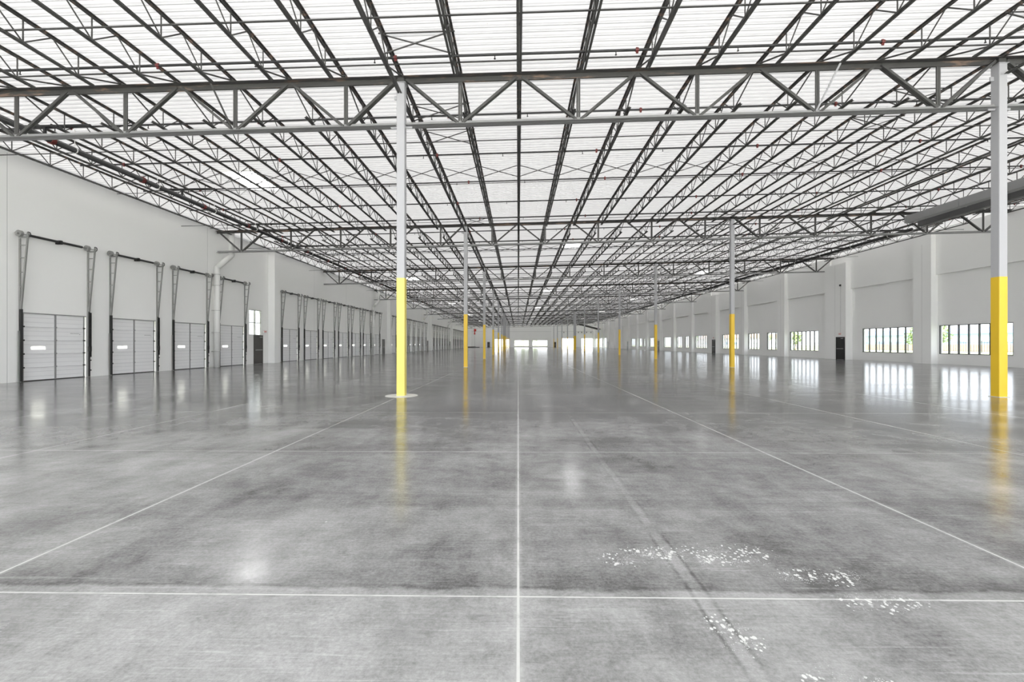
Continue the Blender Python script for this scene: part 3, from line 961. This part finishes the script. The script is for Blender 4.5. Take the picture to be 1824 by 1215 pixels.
# ------------------------------------------------------------------ windows
nw = 0
def window(loc, rz, w, z0, z1, panes, label, mat=None, glass=None, rows=1, dep=0.10):
    """local X along the wall, local -Y faces the hall"""
    global nw
    nw += 1
    o = empty('window_%d' % nw, loc, rz); tag(o, label, 'window', None, 'structure')
    mat = mat or M['frame']; t = 0.05
    f = MB().box(0, w, 0, dep, z0, z0 + t).box(0, w, 0, dep, z1 - t, z1).box(0, t, 0, dep, z0, z1).box(w - t, w, 0, dep, z0, z1)
    part('window_frame', f, mat, o)
    for i in range(1, panes):
        x = w * i / panes
        part('mullion', MB().box(x - 0.032, x + 0.032, 0.0, dep, z0 + t, z1 - t), mat, o)
    for i in range(1, rows):
        z = z0 + (z1 - z0) * i / rows
        part('transom', MB().box(t, w - t, 0.0, dep, z - 0.025, z + 0.025), mat, o)
    part('glazing', MB().box(t, w - t, dep * 0.5, dep * 0.5 + 0.008, z0 + t, z1 - t), glass or M['glass'], o)
    return o
for i, (a, b, p) in enumerate(RW):
    window((XR + 0.03, b, 0), R_RZ, b - a, RZ0, RZ1, p, '%s low strip window of %d panes in the right wall, counted from the near end' % (nth(i + 1), p))
for i, (a, b) in enumerate(right_big):
    window((XR + 0.03, b, 0), R_RZ, b - a, 0.05, 3.6, int((b - a) / 1.2), '%s full-height glazed storefront at the far end of the right wall' % nth(i + 1))
for i, (a, b, c, d) in enumerate(back_win):
    window((a, YB + 0.05, 0), 0, b - a, c, d, 2, '%s low window in the far end wall' % ('left' if i == 0 else 'right'), M['white_pipe'], M['clear'])
for i, (a, b, c, d) in enumerate(back_big):
    window((a, YB + 0.05, 0), 0, b - a, c, d, 3, '%s tall storefront window in the far end wall, counted from the left' % nth(i + 1), M['white_pipe'], M['clear'])
for i, (a, b, c, d) in enumerate(front_win):
    window((b, YF - 0.05, 0), R(180), b - a, c, d, 4, '%s tall window in the wall behind the viewpoint' % nth(i + 1), None, M['clear'])
a, b, c, d = LWIN
lw = window((XL - 0.03, a, 0), L_RZ, b - a, c, d, 2, 'bright square window with louvre blinds over the first brown personnel door', M['seam'], M['glass'], 2)
bl = MB()
for i in range(26):
    z = c + 0.07 + i * (d - c - 0.12) / 26
    bl.bar((0.06, 0.16, z), (b - a - 0.06, 0.16, z), 0.055, 0.006, (0, 0.6, 1))
part('blind', bl, M['blind'], lw)

# ------------------------------------------------------------------ downspouts of the left wall
for i, y in enumerate((27.0, 56.4, 86.5, 116.65)):
    o = empty('downspout', (XL, y, 0)); tag(o, '%s white roof drain pipe down the dock door wall, bent at the top' % nth(i + 1), 'drain pipe', 'roof drain pipes')
    r = 0.17
    part('pipe', MB().path([(0.25, 0, 0.0), (0.25, 0, 6.35), (0.85, 0.5, 7.25), (0.85, 0.5, zdeck(XL) - 0.1)], r, 14), M['white_pipe'], o, True)
    for z in (1.0, 2.2, 3.6, 5.2, 5.9):
        part('strap', MB().tube((0.25, 0, z), (0.25, 0, z + 0.04), r + 0.012, 14).box(0.03, 0.25, -0.21, 0.21, z, z + 0.04), M['seam'], o)

# ------------------------------------------------------------------ odd things at the far end
o = empty('fire_riser', (-17.2, 168.5, 0)); tag(o, 'thin riser pipe with bright red valve body high in the far left corner', 'fire riser')
part('pipe', MB().path([(0, 0, 0), (0, 0, 7.2), (1.2, 0, 7.2)], 0.05, 8), M['seam'], o)
part('valve', MB().tube((0, -0.3, 5.4), (0, 0.3, 5.4), 0.3, 12).tube((0, 0, 5.4), (0, 0, 7.4), 0.2, 10).box(-0.3, 0.6, -0.2, 0.2, 6.4, 7.3), M['red_bright'], o)
for i, (x, y, w) in enumerate(((-17.6, 160.0, 3.2), (-15.6, 163.0, 1.6))):
    o = empty('pallet_pile', (x, y, 0)); tag(o, '%s low dark pallet pile on the floor in the far left corner' % ('long' if i == 0 else 'short'), 'pallets')
    for j in range(3 - i):
        part('pallet', MB().box(-w / 2, w / 2, -0.6, 0.6, j * 0.15 + 0.10, j * 0.15 + 0.13).box(-w / 2, w / 2, -0.6, -0.5, j * 0.15, j * 0.15 + 0.1).box(-w / 2, w / 2, 0.5, 0.6, j * 0.15, j * 0.15 + 0.1).box(-w / 2, w / 2, -0.05, 0.05, j * 0.15, j * 0.15 + 0.1), M['black'], o)
o = empty('sloped_canopy', (22.0, 158.0, 0)); tag(o, 'grey ribbed sloping panel hung under the roof by the far right corner', 'canopy')
part('sheet', MB().prism((0, 0, zdeck(22) - 0.9), (8.0, 0, zdeck(22) - 3.0), [(-3, -0.03), (3, -0.03), (3, 0.03), (-3, 0.03)]), M['duct'], o)
for j in range(-3, 4):
    part('rib', MB().bar((0, j, zdeck(22) - 0.98), (8.0, j, zdeck(22) - 3.08), 0.10, 0.12), M['duct_dark'], o)
for x in (0.3, 7.6):
    part('hanger', MB().bar((x, 0, zdeck(22) - 0.9 - x * 0.26), (x, 0, zdeck(22) + SL * x), 0.04, 0.04), M['steel'], o)
for i, x in enumerate((19.0, 25.0, 26.4, 28.4, 30.2)):
    o = empty('wall_fitting', (x, YB, 6.2)); tag(o, '%s small dark fitting high on the far end wall, counted from the left' % nth(i + 1), 'wall light', 'small fittings on the end wall')
    part('housing', MB().box(-0.16, 0.16, -0.22, 0, -0.22, 0.22), M['black'], o)
    part('lens', MB().box(-0.12, 0.12, -0.24, -0.22, -0.16, 0.10), M['galv'], o)

# ------------------------------------------------------------------ outside
def struct(name, mb, mat, label):
    return tag(part(name, mb, mat), label, 'ground', kind='structure')
struct('ground', MB().box(-120, 420, -120, 480, -0.7, -0.35), M['grass'], 'pale grassy ground outside the building')
struct('road', MB().box(46, 58, -60, 300, -0.36, -0.33), M['road'], 'pale asphalt drive outside the window wall')
struct('bounce_apron', MB().box(-60, 60, YF - 70, YF - 0.3, -0.36, -0.32), M['bounce_apron'], 'unseen pale yard bouncing light in from behind the viewpoint')  # unseen yard, added pale to bounce sunlight through the front windows
def far_building(name, x, y0, y1, w, h, mw, mr, label):
    o = empty(name, (x, (y0 + y1) / 2, -0.35)); tag(o, label, 'building')
    l = (y1 - y0) / 2
    part('walls', MB().box(0, w, -l, l, 0, h * 0.72), mw, o)
    part('roof', MB().prism((w / 2, -l - 0.5, h * 0.72), (w / 2, l + 0.5, h * 0.72), [(-w / 2 - 0.5, 0), (w / 2 + 0.5, 0), (w / 2 - 2, h * 0.28), (-w / 2 + 2, h * 0.28)]), mr, o)
    for j in range(int(l // 8) * 2):
        yy = -l + 4 + j * 8
        if yy < l - 3: part('window', MB().box(-0.06, 0.02, yy, yy + 3, 1.4, 2.8), M['blue_roof'], o)
far_building('warehouse_building', 150, 125, 200, 30, 7.2, M['teal'], M['blue_roof'], 'long teal building with blue roof seen through the strip windows')
far_building('shed_building', 190, 60, 118, 30, 6.0, M['offwhite'], M['blue_roof'], 'long white shed with blue roof behind the fence')
far_building('house_building', 110, 205, 260, 24, 6.5, M['offwhite'], M['brown'], 'white building with brown roof far beyond the window wall')
o = empty('iron_fence', (92, 0, -0.35)); tag(o, 'tall thin iron picket fence across the grass outside', 'fence')
for z in (0.3, 2.0): part('rail', MB().box(-0.03, 0.03, 30, 190, z, z + 0.07), M['frame'], o)
pk = MB()
for j in range(0, 320): pk.box(-0.015, 0.015, 30 + j * 0.5, 30.04 + j * 0.5, 0.1, 2.25)
tag(part('picket', pk, M['frame'], o), kind='stuff')
for j in range(0, 21): part('post', MB().box(-0.05, 0.05, 30 + j * 8, 30.1 + j * 8, 0, 2.5), M['frame'], o)
o = empty('timber_fence', (112, 60, -0.35)); tag(o, 'low brown timber fence beyond the iron fence', 'fence')
for j in range(12): part('board_panel', MB().box(-0.04, 0.04, j * 8, j * 8 + 7.9, 0, 1.7), M['brown'], o)
def tree(x, y, h, lab):
    o = empty('leafy_tree', (x, y, -0.35)); tag(o, lab, 'tree', 'trees outside')
    mb = MB().tube((0, 0, 0), (0.1, 0, h * 0.5), 0.16, 8, 0.09)
    for a in range(5):
        an = a * 1.3; mb.tube((0.1, 0, h * (0.35 + 0.04 * a)), (h * 0.2 * math.cos(an), h * 0.2 * math.sin(an), h * (0.6 + 0.04 * a)), 0.06, 6, 0.02)
    part('trunk', mb, M['bark'], o)
    cr = MB(); rnd = random.Random(int(x * 7 + y))
    for j in range(420):
        u, v, w = rnd.gauss(0, 1), rnd.gauss(0, 1), rnd.gauss(0, 1)
        l = math.sqrt(u * u + v * v + w * w); rr = rnd.random() ** 0.4
        c = Vector((u / l * rr * h * 0.30, v / l * rr * h * 0.30, h * 0.66 + w / l * rr * h * 0.34))
        s_ = h * 0.045 * rnd.uniform(0.6, 1.3)
        b0 = len(cr.v); a_ = Vector((rnd.gauss(0, 1), rnd.gauss(0, 1), rnd.gauss(0, 1))).normalized(); b_ = a_.orthogonal().normalized(); d_ = a_.cross(b_)
        cr.v += [tuple(c + b_ * s_), tuple(c + d_ * s_ * 0.6 + a_ * s_ * 0.2), tuple(c - b_ * s_), tuple(c - d_ * s_ * 0.6 + a_ * s_ * 0.2)]
        cr.f.append((b0, b0 + 1, b0 + 2, b0 + 3))
    part('crown', cr, M['leaf'], o)
for i, (x, y, h) in enumerate(((66, 72, 4.6), (82, 84, 5.6), (70, 98, 4.8), (76, 118, 5.4), (84, 146, 6), (72, 160, 5), (78, 190, 6))):
    tree(x, y, h, 'young green tree on the grass outside the right wall, %s from the near end' % nth(i + 1))
for i, (x, y, h) in enumerate(((-2, 215, 5), (2.5, 212, 4.5), (5.5, 220, 5), (9, 230, 6))):
    tree(x, y, h, 'green tree beyond the far end wall windows, %s from the left' % nth(i + 1))
